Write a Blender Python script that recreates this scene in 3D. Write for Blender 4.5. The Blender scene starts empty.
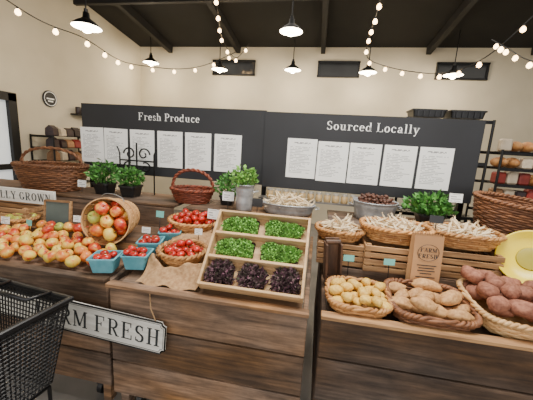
import bpy, math, random
from mathutils import Matrix, Vector, Quaternion, Euler
pi=math.pi
COL=bpy.context.scene.collection
# ---------------------------------------------------------------- materials
MATS={}
def mat(name,c1,c2=None,scale=5,rough=.6,metal=0,stretch=(1,1,1),bump=0,v=0,rnd=0,emit=0,detail=4,pos=(.35,.65),alpha=1,coat=0,c3=None,stain=0):
    if name in MATS: return MATS[name]
    m=bpy.data.materials.new(name); m.use_nodes=True
    nt=m.node_tree; N=nt.nodes; L=nt.links; b=N["Principled BSDF"]
    b.inputs["Roughness"].default_value=rough; b.inputs["Metallic"].default_value=metal
    if coat: b.inputs["Coat Weight"].default_value=coat
    c2=c2 or tuple(x*.85 for x in c1)
    tc=N.new("ShaderNodeTexCoord"); mp=N.new("ShaderNodeMapping"); mp.inputs["Scale"].default_value=stretch
    L.new(tc.outputs["Object"],mp.inputs["Vector"])
    no=N.new("ShaderNodeTexNoise"); no.noise_dimensions='4D'; no.inputs["Scale"].default_value=scale; no.inputs["Detail"].default_value=detail
    L.new(mp.outputs[0],no.inputs["Vector"])
    oi=N.new("ShaderNodeObjectInfo"); mu=N.new("ShaderNodeMath"); mu.operation='MULTIPLY'; mu.inputs[1].default_value=17.
    L.new(oi.outputs["Random"],mu.inputs[0])
    w=mu.outputs[0]
    at=N.new("ShaderNodeAttribute"); at.attribute_name="v"
    if v:
        ad=N.new("ShaderNodeMath"); ad.operation='MULTIPLY_ADD'; ad.inputs[1].default_value=31.
        L.new(at.outputs["Fac"],ad.inputs[0]); L.new(mu.outputs[0],ad.inputs[2]); w=ad.outputs[0]
    L.new(w,no.inputs["W"])
    cr=N.new("ShaderNodeValToRGB"); e=cr.color_ramp.elements
    e[0].position=pos[0]; e[0].color=(*c1,1); e[1].position=pos[1]; e[1].color=(*c2,1)
    if c3:
        k=cr.color_ramp.elements.new(min(.98,pos[1]+.12)); k.color=(*c3,1)
    L.new(no.outputs["Fac"],cr.inputs[0])
    out=cr.outputs[0]
    def bright(sock,amt,lo=0,hi=1):
        nonlocal out
        r=N.new("ShaderNodeMapRange"); r.inputs[1].default_value=lo; r.inputs[2].default_value=hi; r.inputs[3].default_value=1-amt; r.inputs[4].default_value=1+amt
        L.new(sock,r.inputs[0])
        x=N.new("ShaderNodeVectorMath"); x.operation='SCALE'
        L.new(out,x.inputs[0]); L.new(r.outputs[0],x.inputs["Scale"]); out=x.outputs[0]
    if v: bright(at.outputs["Fac"],v)
    if rnd: bright(oi.outputs["Random"],rnd)
    if stain:
        n2=N.new("ShaderNodeTexNoise"); n2.noise_dimensions='4D'; n2.inputs["Scale"].default_value=4.2; n2.inputs["Detail"].default_value=7; n2.inputs["Roughness"].default_value=.72
        m2=N.new("ShaderNodeMapping"); m2.inputs["Scale"].default_value=(.8,1.6,1.6); L.new(tc.outputs["Object"],m2.inputs["Vector"]); L.new(m2.outputs[0],n2.inputs["Vector"]); L.new(w,n2.inputs["W"])
        bright(n2.outputs["Fac"],stain,.3,.7)
        n3=N.new("ShaderNodeTexNoise"); n3.noise_dimensions='4D'; n3.inputs["Scale"].default_value=9; n3.inputs["Detail"].default_value=7; n3.inputs["Distortion"].default_value=.8
        m3=N.new("ShaderNodeMapping"); m3.inputs["Scale"].default_value=(.35,5,6); L.new(tc.outputs["Object"],m3.inputs["Vector"]); L.new(m3.outputs[0],n3.inputs["Vector"]); L.new(w,n3.inputs["W"])
        bright(n3.outputs["Fac"],stain*.7,.35,.65)
        vo=N.new("ShaderNodeTexVoronoi"); vo.voronoi_dimensions='4D'; vo.inputs["Scale"].default_value=2.6; m5=N.new("ShaderNodeMapping"); m5.inputs["Scale"].default_value=(.8,1.6,2.2); L.new(tc.outputs["Object"],m5.inputs["Vector"]); L.new(m5.outputs[0],vo.inputs["Vector"]); L.new(w,vo.inputs["W"])
        kr=N.new("ShaderNodeMapRange"); kr.inputs[1].default_value=.03; kr.inputs[2].default_value=.11; kr.inputs[3].default_value=.4; kr.inputs[4].default_value=1.0; L.new(vo.outputs["Distance"],kr.inputs[0])
        xs=N.new("ShaderNodeVectorMath"); xs.operation='SCALE'; L.new(out,xs.inputs[0]); L.new(kr.outputs[0],xs.inputs["Scale"]); out=xs.outputs[0]
        n4=N.new("ShaderNodeTexNoise"); n4.noise_dimensions='4D'; n4.inputs["Scale"].default_value=2.2; L.new(m2.outputs[0],n4.inputs["Vector"]); L.new(w,n4.inputs["W"])
        hs=N.new("ShaderNodeHueSaturation"); rr=N.new("ShaderNodeMapRange"); rr.inputs[1].default_value=.35; rr.inputs[2].default_value=.65; rr.inputs[3].default_value=.7; rr.inputs[4].default_value=1.15
        L.new(n4.outputs["Fac"],rr.inputs[0]); L.new(rr.outputs[0],hs.inputs["Saturation"]); L.new(out,hs.inputs["Color"]); out=hs.outputs[0]
    L.new(out,b.inputs["Base Color"])
    if emit:
        L.new(out,b.inputs["Emission Color"]); b.inputs["Emission Strength"].default_value=emit
    if bump:
        bp=N.new("ShaderNodeBump"); bp.inputs["Strength"].default_value=bump; bp.inputs["Distance"].default_value=.01
        L.new(no.outputs["Fac"],bp.inputs["Height"]); L.new(bp.outputs[0],b.inputs["Normal"])
    MATS[name]=m; return m
def s(r,g,b):
    f=lambda c:((c/255+.055)/1.055)**2.4 if c>10 else c/255/12.92
    return (f(r),f(g),f(b))
M_wall=mat("painted_plaster",s(208,198,175),s(199,189,165),2,.85)
M_ceil=mat("black_ceiling_paint",s(16,15,15),s(9,9,9),3,.8)
M_beam=mat("black_beam_paint",s(26,24,23),s(16,15,15),4,.7)
M_floor=mat("concrete",s(124,120,116),s(98,96,94),3,.5,bump=.1)
M_plank=mat("weathered_plank",s(134,102,74),s(86,64,46),4,.75,stretch=(1,4,7),bump=.5,v=.36,detail=8,pos=(.3,.7),stain=.5)
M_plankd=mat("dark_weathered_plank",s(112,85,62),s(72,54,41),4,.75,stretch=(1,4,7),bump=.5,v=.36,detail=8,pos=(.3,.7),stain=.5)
M_pale=mat("pale_pine",s(212,178,132),s(180,142,98),4,.6,stretch=(1.5,8,8),v=.14,bump=.15)
M_crate=mat("aged_crate_wood",s(182,140,94),s(124,90,60),5,.7,stretch=(1,8,10),v=.25,bump=.3)
M_dark=mat("dark_wood",s(104,72,50),s(64,44,32),5,.6,stretch=(6,6,1),v=.2,bump=.3)
M_wick=mat("honey_wicker",s(204,152,92),s(158,106,58),30,.6,v=.22,rnd=.08)
M_wickl=mat("pale_wicker",s(222,184,130),s(188,142,90),30,.6,v=.22,rnd=.05)
M_wickd=mat("brown_wicker",s(140,92,58),s(96,60,38),30,.6,v=.25)
M_wickr=mat("red_brown_wicker",s(146,74,48),s(100,48,32),30,.55,v=.25)
M_splint=mat("splint_wood",s(216,172,118),s(184,136,86),6,.6,stretch=(2,2,10),v=.15)
M_board=mat("black_chalkboard_panel",s(34,35,39),s(29,30,33),3,.55)
M_white=mat("white_paint",s(238,236,228),s(214,210,200),8,.6,stretch=(1,1,6))
M_lett=mat("white_lettering",s(245,245,242),s(245,245,242),8,.6)
M_lettd=mat("dark_lettering",s(48,52,54),s(40,44,46),8,.6)
M_black=mat("black_plastic",s(28,28,30),s(22,22,24),8,.35)
M_bmetal=mat("black_metal",s(26,26,27),s(20,20,21),8,.4,metal=.4)
M_galv=mat("galvanised_steel",s(196,200,202),s(156,160,164),22,.42,metal=.5)
M_steel=mat("steel_rack",s(150,150,150),s(120,120,120),8,.35,metal=.8)
M_glass=mat("window_glass",s(40,42,44),s(30,31,33),2,.12)
M_dayg=mat("door_glass",s(225,230,232),s(205,212,214),2,.2,emit=.5)
M_bulb=mat("warm_bulb",(1,.66,.32),(1,.66,.32),2,.5,emit=14)
M_lampin=mat("lamp_enamel_inside",(1,.9,.72),(1,.9,.72),2,.5,emit=12)
M_apple=mat("apple_skin",s(192,48,34),s(222,124,58),1.1,.35,rnd=.12,coat=.2,pos=(.40,.5),c3=s(236,196,84))
M_peach=mat("yellow_apple_skin",s(214,84,46),s(240,186,72),1.0,.4,rnd=.08,coat=.15,pos=(.36,.47),c3=s(230,206,92))
M_redap=mat("red_apple_skin",s(182,40,32),s(214,88,48),1.2,.35,rnd=.12,coat=.2,pos=(.38,.56),c3=s(234,180,78))
M_oran=mat("orange_blush_skin",s(210,92,46),s(232,152,62),1.0,.42,rnd=.08,coat=.15,pos=(.35,.55),c3=s(230,196,88))
M_grnap=mat("green_apple_skin",s(216,140,66),s(206,200,90),1.0,.4,rnd=.08,coat=.2,pos=(.3,.4),c3=s(184,192,88))
M_pear=mat("green_pear_skin",s(170,176,74),s(196,186,80),2,.4,rnd=.1)
M_tom=mat("tomato_skin",s(204,44,30),s(172,30,24),2,.28,rnd=.25,coat=.35,c3=s(214,84,44))
M_stem=mat("stem",s(92,72,44),s(70,60,36),8,.7)
M_gstem=mat("green_calyx",s(66,110,46),s(50,90,36),8,.6)
M_gold=mat("gold_potato_skin",s(234,196,100),s(206,160,68),2.5,.6,rnd=.1,bump=.1)
M_sweet=mat("tan_potato_skin",s(206,160,106),s(170,124,78),3,.7,rnd=.12,bump=.25)
M_russ=mat("red_brown_potato_skin",s(162,108,84),s(122,74,56),3,.78,rnd=.16,bump=.3)
M_root=mat("pale_root_skin",s(242,226,192),s(214,184,140),3,.6,rnd=.12)
M_nut=mat("dark_nut",s(100,60,42),s(64,38,28),2,.5,rnd=.25)
M_green=mat("bright_leaf",s(134,184,84),s(86,142,56),20,.5,v=.45)
M_herb=mat("herb_leaf",s(84,142,58),s(48,98,38),14,.5,v=.4)
M_purp=mat("purple_leaf",s(108,64,86),s(70,74,52),45,.85,v=.5)
M_soil=mat("soil",s(54,40,30),s(34,26,20),40,.9)
M_teal=mat("teal_pulp",s(112,178,190),s(84,154,168),16,.85,bump=.1)
M_burl=mat("burlap",s(184,148,106),s(152,116,80),60,.9,bump=.3)
M_kraft=mat("kraft_paper",s(196,150,104),s(182,136,92),6,.75)
M_yell=mat("yellow_plastic",s(238,214,40),s(228,200,30),4,.3)
M_ygrn=mat("olive_dish_centre",s(176,160,40),s(150,140,40),4,.4)
M_slate=mat("grey_slate",s(96,106,100),s(80,90,86),6,.7)
M_tealc=mat("teal_card",s(120,196,186),s(110,186,176),6,.6)
M_bread=mat("bread_crust",s(196,142,84),s(150,96,52),2,.6,rnd=.25)
M_pack=mat("paper_goods",s(206,190,166),s(184,166,140),2,.6,rnd=.25)
M_packr=mat("red_packet",s(150,54,44),s(120,40,34),2,.5,rnd=.3)
M_bagd=mat("dark_coffee_bag",s(52,34,34),s(34,24,26),5,.4,rnd=.4)
M_bagb=mat("brown_coffee_bag",s(150,108,72),s(120,84,54),5,.5,rnd=.3)
M_jar=mat("jar_glass_honey",s(196,168,120),s(170,140,96),5,.1,coat=.5,rnd=.2)
M_lid=mat("jar_lid",s(210,206,196),s(190,186,176),5,.3,metal=.6)
def paper(name,bg,ink,rows,cols,tk=.75):
    m=bpy.data.materials.new(name); m.use_nodes=True; nt=m.node_tree;N=nt.nodes;L=nt.links;b=N["Principled BSDF"]; b.inputs["Roughness"].default_value=.6
    tc=N.new("ShaderNodeTexCoord"); sp=N.new("ShaderNodeSeparateXYZ"); L.new(tc.outputs["Generated"],sp.inputs[0])
    oi=N.new("ShaderNodeObjectInfo")
    def mth(op,a,b_=None,c=None):
        n=N.new("ShaderNodeMath"); n.operation=op
        for i,x in enumerate((a,b_,c)):
            if x is None: continue
            if isinstance(x,(int,float)): n.inputs[i].default_value=x
            else: L.new(x,n.inputs[i])
        return n.outputs[0]
    X,Z=sp.outputs[0],sp.outputs[2]
    rz=mth('MULTIPLY',Z,rows); fr=mth('FRACT',rz); row=mth('FLOOR',rz)
    line=mth('MULTIPLY',mth('GREATER_THAN',fr,.3),mth('LESS_THAN',fr,.72))
    wn=N.new("ShaderNodeTexWhiteNoise"); wn.noise_dimensions='2D'
    cb=N.new("ShaderNodeCombineXYZ"); L.new(row,cb.inputs[0]); L.new(oi.outputs["Random"],cb.inputs[1]); L.new(cb.outputs[0],wn.inputs["Vector"])
    endx=mth('MULTIPLY_ADD',wn.outputs["Value"],.45,.45)
    inx=mth('MULTIPLY',mth('GREATER_THAN',X,.1),mth('LESS_THAN',X,endx))
    n2=N.new("ShaderNodeTexWhiteNoise"); n2.noise_dimensions='2D'; c2=N.new("ShaderNodeCombineXYZ"); L.new(mth('FLOOR',mth('MULTIPLY',X,cols)),c2.inputs[0]); L.new(row,c2.inputs[1]); L.new(c2.outputs[0],n2.inputs["Vector"])
    word=mth('GREATER_THAN',n2.outputs["Value"],.2)
    body=mth('MULTIPLY',mth('MULTIPLY',line,inx),mth('MULTIPLY',word,mth('LESS_THAN',Z,.82)))
    body=mth('MULTIPLY',body,mth('GREATER_THAN',Z,.12))
    body=mth('MULTIPLY',body,.6)
    tit=mth('MULTIPLY',mth('MULTIPLY',mth('GREATER_THAN',Z,.87),mth('LESS_THAN',Z,.91)),mth('MULTIPLY',mth('GREATER_THAN',X,.22),mth('LESS_THAN',X,.78)))
    tit=mth('MULTIPLY',mth('MULTIPLY',tit,tk),word)
    fac=mth('MAXIMUM',body,tit)
    mx=N.new("ShaderNodeMix"); mx.data_type='RGBA'; L.new(fac,mx.inputs[0]); mx.inputs[6].default_value=(*bg,1); mx.inputs[7].default_value=(*ink,1)
    L.new(mx.outputs[2],b.inputs["Base Color"]); return m
M_paper=paper("printed_sheet",s(238,238,234),s(80,80,82),26,22)
M_cardw=paper("printed_card",s(240,240,236),s(60,60,66),4,8)
# ---------------------------------------------------------------- mesh builder
class MB:
    def __init__(self): self.v=[];self.f=[];self.c=[]
    def add(self,vs,fs,v=.5):
        o=len(self.v); self.v+= [tuple(p) for p in vs]; self.c+=[v]*len(vs); self.f+=[tuple(i+o for i in f) for f in fs]
    def box(self,c,sz,rot=None,v=None,bev=0):
        v=random.random() if v is None else v
        x,y,z=[k/2 for k in sz]
        R=Euler(rot).to_matrix() if rot else Matrix.Identity(3)
        if bev:
            b=min(bev,x*.45,y*.45,z*.45); vs=[];fs=[]
            idx={}
            for sx in(-1,1):
                for sy in(-1,1):
                    for sz_ in(-1,1):
                        for a in range(3):
                            p=[sx*(x-b),sy*(y-b),sz_*(z-b)]
                            p[a]=(sx*x,sy*y,sz_*z)[a]
                            idx[(sx,sy,sz_,a)]=len(vs); vs.append(R@Vector(p)+Vector(c))
            for a in range(3):
                for sg in(-1,1):
                    o1,o2=[k for k in range(3) if k!=a]
                    q=[]
                    for s1,s2 in((-1,-1),(1,-1),(1,1),(-1,1)):
                        k=[0,0,0];k[a]=sg;k[o1]=s1;k[o2]=s2;q.append(idx[(*k,a)])
                    fs.append(q)
            for a in range(3):
                o1,o2=[k for k in range(3) if k!=a]
                for s1 in(-1,1):
                    for s2 in(-1,1):
                        k=[0,0,0];k[o1]=s1;k[o2]=s2
                        ka=k[:];ka[a]=-1;kb=k[:];kb[a]=1
                        fs.append([idx[(*ka,o1)],idx[(*kb,o1)],idx[(*kb,o2)],idx[(*ka,o2)]])
            for sx in(-1,1):
                for sy in(-1,1):
                    for sz_ in(-1,1): fs.append([idx[(sx,sy,sz_,a)] for a in range(3)])
            self.add(vs,fs,v); return
        vs=[R@Vector((i*x,j*y,k*z))+Vector(c) for i in(-1,1) for j in(-1,1) for k in(-1,1)]
        self.add(vs,[(0,1,3,2),(4,6,7,5),(0,4,5,1),(2,3,7,6),(0,2,6,4),(1,5,7,3)],v)
    def tube(self,pts,r,seg=6,closed=False,v=None,flat=1):
        v=random.random() if v is None else v
        P=[Vector(p) for p in pts]; n=len(P); vs=[]; up=Vector((0,0,1))
        for i,p in enumerate(P):
            if closed: t=P[(i+1)%n]-P[i-1]
            else: t=P[min(i+1,n-1)]-P[max(i-1,0)]
            if t.length<1e-9: t=Vector((0,0,1))
            t.normalize(); a=up.cross(t)
            if a.length<.15: a=Vector((0,1,0)).cross(t)
            a.normalize(); b=t.cross(a)
            rr=r[i] if isinstance(r,(list,tuple)) else r
            for k in range(seg):
                an=2*pi*k/seg; vs.append(p+a*math.cos(an)*rr+b*math.sin(an)*rr*flat)
        fs=[]
        for i in range(n if closed else n-1):
            j=(i+1)%n
            for k in range(seg):
                l=(k+1)%seg; fs.append((i*seg+k,i*seg+l,j*seg+l,j*seg+k))
        if not closed: fs+= [tuple(range(seg))[::-1],tuple((n-1)*seg+k for k in range(seg))]
        self.add(vs,fs,v)
    def lathe(self,prof,seg=24,v=.5,sx=1,sy=1,sup=2,fn=None):
        vs=[];n=len(prof)
        for r,z in prof:
            for k in range(seg):
                a=2*pi*k/seg; c,s_=math.cos(a),math.sin(a)
                x=math.copysign(abs(c)**(2/sup),c)*r*sx; y=math.copysign(abs(s_)**(2/sup),s_)*r*sy
                p=(x,y,z)
                if fn: p=fn(p,a)
                vs.append(p)
        fs=[(i*seg+k,i*seg+(k+1)%seg,(i+1)*seg+(k+1)%seg,(i+1)*seg+k) for i in range(n-1) for k in range(seg)]
        self.add(vs,fs,v)
    def squares(self,prof,rf=.16,v=.5,sx=1,sy=1):
        # rounded-square rings: profile of (half width, z)
        vs=[];m=4;n=len(prof)
        for r,z in prof:
            c=r*(1-rf)
            for q in range(4):
                cx,cy=((1,1),(-1,1),(-1,-1),(1,-1))[q]
                for k in range(m+1):
                    a=pi/2*(q+k/m); vs.append(((cx*c+math.cos(a)*r*rf)*sx,(cy*c+math.sin(a)*r*rf)*sy,z))
        K=4*(m+1)
        fs=[(i*K+k,i*K+(k+1)%K,(i+1)*K+(k+1)%K,(i+1)*K+k) for i in range(n-1) for k in range(K)]
        self.add(vs,fs,v)
    def leaf(self,p,d,ln,w,v=None):
        v=random.random() if v is None else v
        d=Vector(d).normalized(); p=Vector(p); a=d.cross(Vector((random.uniform(-1,1),random.uniform(-1,1),random.uniform(-.4,.4))))
        if a.length<.05:a=Vector((1,0,0))
        a.normalize(); n=d.cross(a)
        m=p+d*ln*.5+n*ln*.12
        self.add([p,m+a*w/2-n*w*.12,p+d*ln,m-a*w/2-n*w*.12,m],[(0,1,4),(1,2,4),(2,3,4),(3,0,4)],v)
    def mesh(self,name,smooth=False):
        me=bpy.data.meshes.new(name); me.from_pydata(self.v,[],self.f); me.update()
        at=me.attributes.new("v",'FLOAT','POINT'); at.data.foreach_set("value",self.c)
        if smooth: me.polygons.foreach_set("use_smooth",[True]*len(me.polygons))
        return me
def link(o,parent=None,loc=(0,0,0),rot=None):
    COL.objects.link(o); o.location=loc
    if rot is not None:
        if isinstance(rot,Quaternion): o.rotation_mode='QUATERNION'; o.rotation_quaternion=rot
        else: o.rotation_euler=rot
    if parent: o.parent=parent
    return o
def mesh_obj(name,mb,m,parent=None,loc=(0,0,0),rot=None,smooth=False,label=None,category=None,group=None,kind=None):
    me=mb.mesh(name,smooth) if isinstance(mb,MB) else mb
    if m and not me.materials: me.materials.append(m)
    o=link(bpy.data.objects.new(name,me),parent,loc,rot); meta(o,label,category,group,kind); return o
def meta(o,label=None,category=None,group=None,kind=None):
    if label:o["label"]=label
    if category:o["category"]=category
    if group:o["group"]=group
    if kind:o["kind"]=kind
def thing(name,label,category,loc=(0,0,0),rot=None,group=None):
    e=bpy.data.objects.new(name,None); e.empty_display_size=.05; link(e,None,loc,rot); meta(e,label,category,group); return e
random.seed(7)
U=random.uniform
# ---- hand drawn serif letters, drawn as strokes in the XZ plane
def glyph(ch,T=.17):
    t=.055;X=.66;out=[]
    def S(x0,y0,x1,y1,w): out.append(('s',x0,y0,x1,y1,w))
    def A(cx,cy,rx,ry,a0,a1,T_=T): out.append(('a',cx,cy,rx,ry,a0,a1,T_,t))
    def stem(x,y0,y1,fl=1,fr=1,tl=1,tr=0,w=T):
        S(x,y0,x,y1,w)
        if fl or fr: S(x-w/2-(.09 if fl else 0),y0+t/2,x+w/2+(.09 if fr else 0),y0+t/2,t)
        if tl or tr: S(x-w/2-(.09 if tl else 0),y1-t/2,x+w/2+(.09 if tr else 0),y1-t/2,t)
    def ball(x,y,r=.075): A(x,y,r*.5,r*.5,0,360,r)
    c=ch
    if c in 'FE':
        stem(.2,0,1); S(.2,.97,.68,.97,t); S(.66,.74,.66,1,.06); S(.2,.52,.5,.52,t); S(.49,.4,.49,.64,.06)
        if c=='E': S(.2,.03,.72,.03,t); S(.7,0,.7,.28,.06)
        return out,.8
    if c in 'PR':
        stem(.2,0,1); S(.2,.97,.4,.97,t); S(.2,.48,.4,.48,t); A(.4,.725,.24,.25,-90,90)
        if c=='R': S(.4,.48,.68,0,T); S(.58,.03,.82,.03,t); return out,.84
        return out,.76
    if c=='S': A(.34,.735,.2,.23,40,270); A(.34,.25,.22,.225,90,-145); S(.2,.62,.5,.38,T*.9); S(.53,.72,.53,.96,.05); S(.11,.04,.11,.28,.05); return out,.7
    if c=='s': A(.26,.49,.13,.145,40,270,T*.7); A(.26,.165,.15,.14,90,-145,T*.7); S(.17,.42,.36,.25,T*.75); S(.39,.47,.39,.63,.04); S(.1,.03,.1,.2,.04); return out,.5
    if c=='L': stem(.2,0,1,tr=1); S(.2,.03,.68,.03,t); S(.66,0,.66,.3,.06); return out,.75
    if c=='r': stem(.2,0,X); A(.36,.42,.13,.2,170,40,.09); ball(.48,.54); return out,.58
    if c=='e': A(.31,.33,.2,.3,0,320); S(.13,.37,.53,.37,t); return out,.62
    if c=='h': stem(.2,0,1); A(.38,.42,.17,.21,180,0); stem(.56,0,.43,tl=0); return out,.78
    if c=='o': A(.33,.33,.21,.3,0,360); return out,.66
    if c=='d': A(.32,.32,.2,.29,0,360); S(.53,0,.53,1,T); S(.38,.97,.53,.97,t); S(.53,.03,.7,.03,t); return out,.76
    if c=='u': stem(.2,.2,X,fl=0,fr=0); A(.36,.22,.16,.19,180,360,.13); stem(.54,0,X,fl=0,fr=1); return out,.78
    if c=='c': A(.32,.33,.21,.3,50,320); ball(.46,.52); return out,.6
    if c=='a': S(.46,0,.46,.46,T); S(.46,.03,.62,.03,t); A(.31,.44,.15,.19,0,150,.1); ball(.19,.5); A(.28,.18,.14,.15,0,360,.13); return out,.66
    if c=='l': stem(.2,0,1); return out,.42
    if c=='y': S(.14,X,.34,.02,T); S(.56,X,.26,-.24,.07); S(.02,X-.03,.28,X-.03,t); S(.44,X-.03,.66,X-.03,t); ball(.2,-.24); return out,.66
    if c=='A': S(.12,0,.4,1,.07); S(.42,1,.7,0,T); S(.2,.33,.6,.33,t); S(.0,.03,.24,.03,t); S(.54,.03,.84,.03,t); return out,.84
    if c=='M': stem(.13,0,1,w=.07); stem(.84,0,1,tl=0,tr=1); S(.16,.98,.48,.08,T); S(.48,.08,.8,.98,.07); return out,1.04
    if c=='H': stem(.2,0,1,tr=1); stem(.68,0,1,tr=1); S(.2,.5,.68,.5,t); return out,.9
    if c=='O': A(.42,.5,.29,.46,0,360); return out,.84
    if c in 'CG':
        A(.42,.5,.29,.46,45,315); S(.66,.68,.66,.98,.05)
        if c=='G': stem(.66,.08,.4,fl=0,fr=0,tl=1,tr=1)
        return out,.82
    if c=='Y': S(.1,1,.4,.45,T); S(.7,1,.4,.45,.07); stem(.4,0,.5,tl=0); S(.0,.97,.24,.97,t); S(.58,.97,.82,.97,t); return out,.82
    if c=='W': S(.1,1,.32,0,T*.9); S(.32,0,.52,1,.07); S(.52,1,.74,0,T*.9); S(.74,0,.94,1,.07); S(0,.97,.24,.97,t); S(.84,.97,1.04,.97,t); return out,1.04
    if c=='N': stem(.14,0,1,w=.07); S(.16,1,.66,0,T); S(.67,0,.67,1,.07); S(.57,.97,.78,.97,t); return out,.84
    return out,.5
def serif(name,txt,size,m,parent,loc,align='CENTER',sx=1,gap=.06,T=.17):
    words=txt.split(' '); data=[]; x0=0
    for wd in words:
        vs=[];fs=[]
        for ch in wd:
            st,adv=glyph(ch,T)
            for q in st:
                o=len(vs)
                if q[0]=='s':
                    _,a,b,c,d,w=q; dx,dy=c-a,d-b; l=math.hypot(dx,dy) or 1
                    if abs(dx)>.01 and abs(dy)>.01: nx,ny=w/2,0
                    else: nx,ny=-dy/l*w/2,dx/l*w/2
                    P=[(a-nx,b-ny),(c-nx,d-ny),(c+nx,d+ny),(a+nx,b+ny)]
                    vs+=[(x0+p,-.0,r) for p,r in P]; fs.append((o,o+1,o+2,o+3))
                else:
                    _,cx,cy,rx_,ry_,a0,a1,T_,t_=q; n=20
                    for i in range(n+1):
                        a=math.radians(a0+(a1-a0)*i/n); w=t_+(T_-t_)*abs(math.cos(a))**1.3
                        ox,oz=math.cos(a),math.sin(a)
                        vs+=[(x0+cx+(rx_+w/2)*ox,0,cy+(ry_+w/2)*oz),(x0+cx+(rx_-w/2)*ox,0,cy+(ry_-w/2)*oz)]
                    for i in range(n): fs.append((o+2*i,o+2*i+2,o+2*i+3,o+2*i+1))
            x0+=adv+gap
        data.append((vs,fs)); x0+=.35
    W=x0-gap-.35; off={'CENTER':-W/2,'RIGHT':-W,'LEFT':0}[align]
    for vs,fs in data:
        vs=[((x+off)*size*sx,y,(z-.5)*size) for x,y,z in vs]
        me=bpy.data.meshes.new(name); me.from_pydata(vs,[],fs); me.materials.append(m)
        link(bpy.data.objects.new(name,me),parent,loc)
# ---------------------------------------------------------------- room
def ceilz(y): return 3.43+.12*(6-y)
def room():
    f=MB(); f.box((1.5,1.5,-.05),(12,11,.1),v=.5); mesh_obj("floor",f,M_floor,kind="structure")
    w=MB(); w.box((1.5,6.1,1.7),(11,.2,3.5),v=.5); mesh_obj("wall_back",w,M_wall,kind="structure")
    w=MB(); w.box((-4.01,2.0,2.2),(.2,8.2,4.4),v=.5); mesh_obj("wall_left",w,M_wall,kind="structure")
    w=MB(); w.box((7.0,2.0,2.2),(.2,8.2,4.4),v=.5); mesh_obj("wall_right",w,M_wall,kind="structure")
    c=MB(); c.box((1.5,2.3,ceilz(2.3)+.06),(11.4,8.4,.1),rot=(math.atan(-.12),0,0),v=.5); mesh_obj("ceiling",c,M_ceil,kind="structure")
    for i,x in enumerate((-3.2,-1.75,-.1,1.75,3.4)):
        b=MB(); b.box((x,2.3,ceilz(2.3)-.05),(.08,7.4,.14),rot=(math.atan(-.12),0,0),v=.5); mesh_obj("trim_%d"%(i+1),b,M_beam,kind="structure")
    b=MB(); b.box((1.5,4.2,ceilz(4.2)-.16),(10.6,.06,.07),v=.5); mesh_obj("trim_6",b,M_beam,kind="structure")
    for i,(x0,x1) in enumerate(((-2.25,-1.43),(-.15,.57),(1.95,2.74))):
        w=MB(); w.box(((x0+x1)/2,5.99,3.045),(x1-x0,.03,.23),v=.5); o=mesh_obj("window_%d"%(i+1),w,M_glass,kind="structure")
        t=MB(); h=.13; cx=(x0+x1)/2
        for zz in(-h,h): t.box((cx,5.975,3.045+zz),(x1-x0+.06,.05,.03),v=.5)
        for xx in(x0-.01,x1+.01): t.box((xx,5.975,3.045),(.03,.05,.26),v=.5)
        mesh_obj("trim_%d"%(i+7),t,M_bmetal,kind="structure")
    d=MB(); d.box((-3.88,2.66,1.0),(.04,.9,1.86),v=.5); mesh_obj("door_1",d,M_dayg,kind="structure")
    t=MB()
    for y in(2.17,3.15): t.box((-3.86,y,1.0),(.1,.1,2.0),v=.5)
    t.box((-3.86,2.66,1.96),(.1,1.08,.1),v=.5); t.box((-3.86,2.66,1.1),(.08,.95,.07),v=.5)
    mesh_obj("trim_10",t,M_bmetal,kind="structure")
room()
# ---------------------------------------------------------------- display bins
def bin_(x0,x1,y0,label,seed,ys=2.5):
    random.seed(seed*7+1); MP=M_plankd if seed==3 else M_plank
    e=thing("produce_bin",label,"produce bin",((x0+x1)/2,y0,0),group="plank produce bins"); w=x1-x0
    f=MB(); zs=[.13,.34,.56,.785] if seed!=3 else [.13,.33,.57,.785]
    for a,b in zip(zs[:-1],zs[1:]):
        f.box((0,.0125,(a+b)/2),(w,.025,b-a-.009),bev=.004)
    mesh_obj("front_panel",f,MP,e)
    for sx in(-1,1):
        q=MB()
        for a,b in zip(zs[:-1],zs[1:]): q.box((sx*(w/2-.0125),(ys-y0)/2+.03,(a+b)/2),(.025,ys-y0-.01,b-a-.009),bev=.004)
        mesh_obj("side_panel",q,MP,e)
        p=MB(); p.box((sx*(w/2-.05),.05,.37),(.05,.05,.74),bev=.003); mesh_obj("corner_post",p,MP,e)
        for yy in(.08,ys-y0-.08):
            c=MB(); c.tube([(sx*(w/2-.12)-.015,yy,.04),(sx*(w/2-.12)+.015,yy,.04)],.04,14,v=.5); c.box((sx*(w/2-.12),yy,.1),(.05,.05,.06),v=.5); mesh_obj("caster",c,M_black,e)
    d=MB(); dw=w-.06; lo=.035 if seed==3 else 0
    d.box((0,.25,.80-lo),(dw,.44,.02),rot=(math.atan(.14),0,0)); 
    d.box((0,.62,.85),(dw,.36,.02)); d.box((0,.445,.835-lo/2),(dw,.02,.05+lo))
    d.box((0,1.0,1.035),(dw,.44,.02)); d.box((0,.79,.945),(dw,.02,.17))
    mesh_obj("stepped_deck",d,MP,e)
    r=MB(); r.box((0,.0,.795),(w+.01,.05,.02),bev=.003); mesh_obj("rim_rail",r,M_crate if seed==3 else MP,e)
    return e
bin_(-3.3,-1.06,1.28,"weathered brown plank produce bin heaped with apples",1)
bin_(-1.02,.015,1.25,"brown plank produce bin holding the tilted greens tray",2)
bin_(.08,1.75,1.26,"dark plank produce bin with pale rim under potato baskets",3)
DECK=lambda y:.79+.14*(y-1.29)
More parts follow.
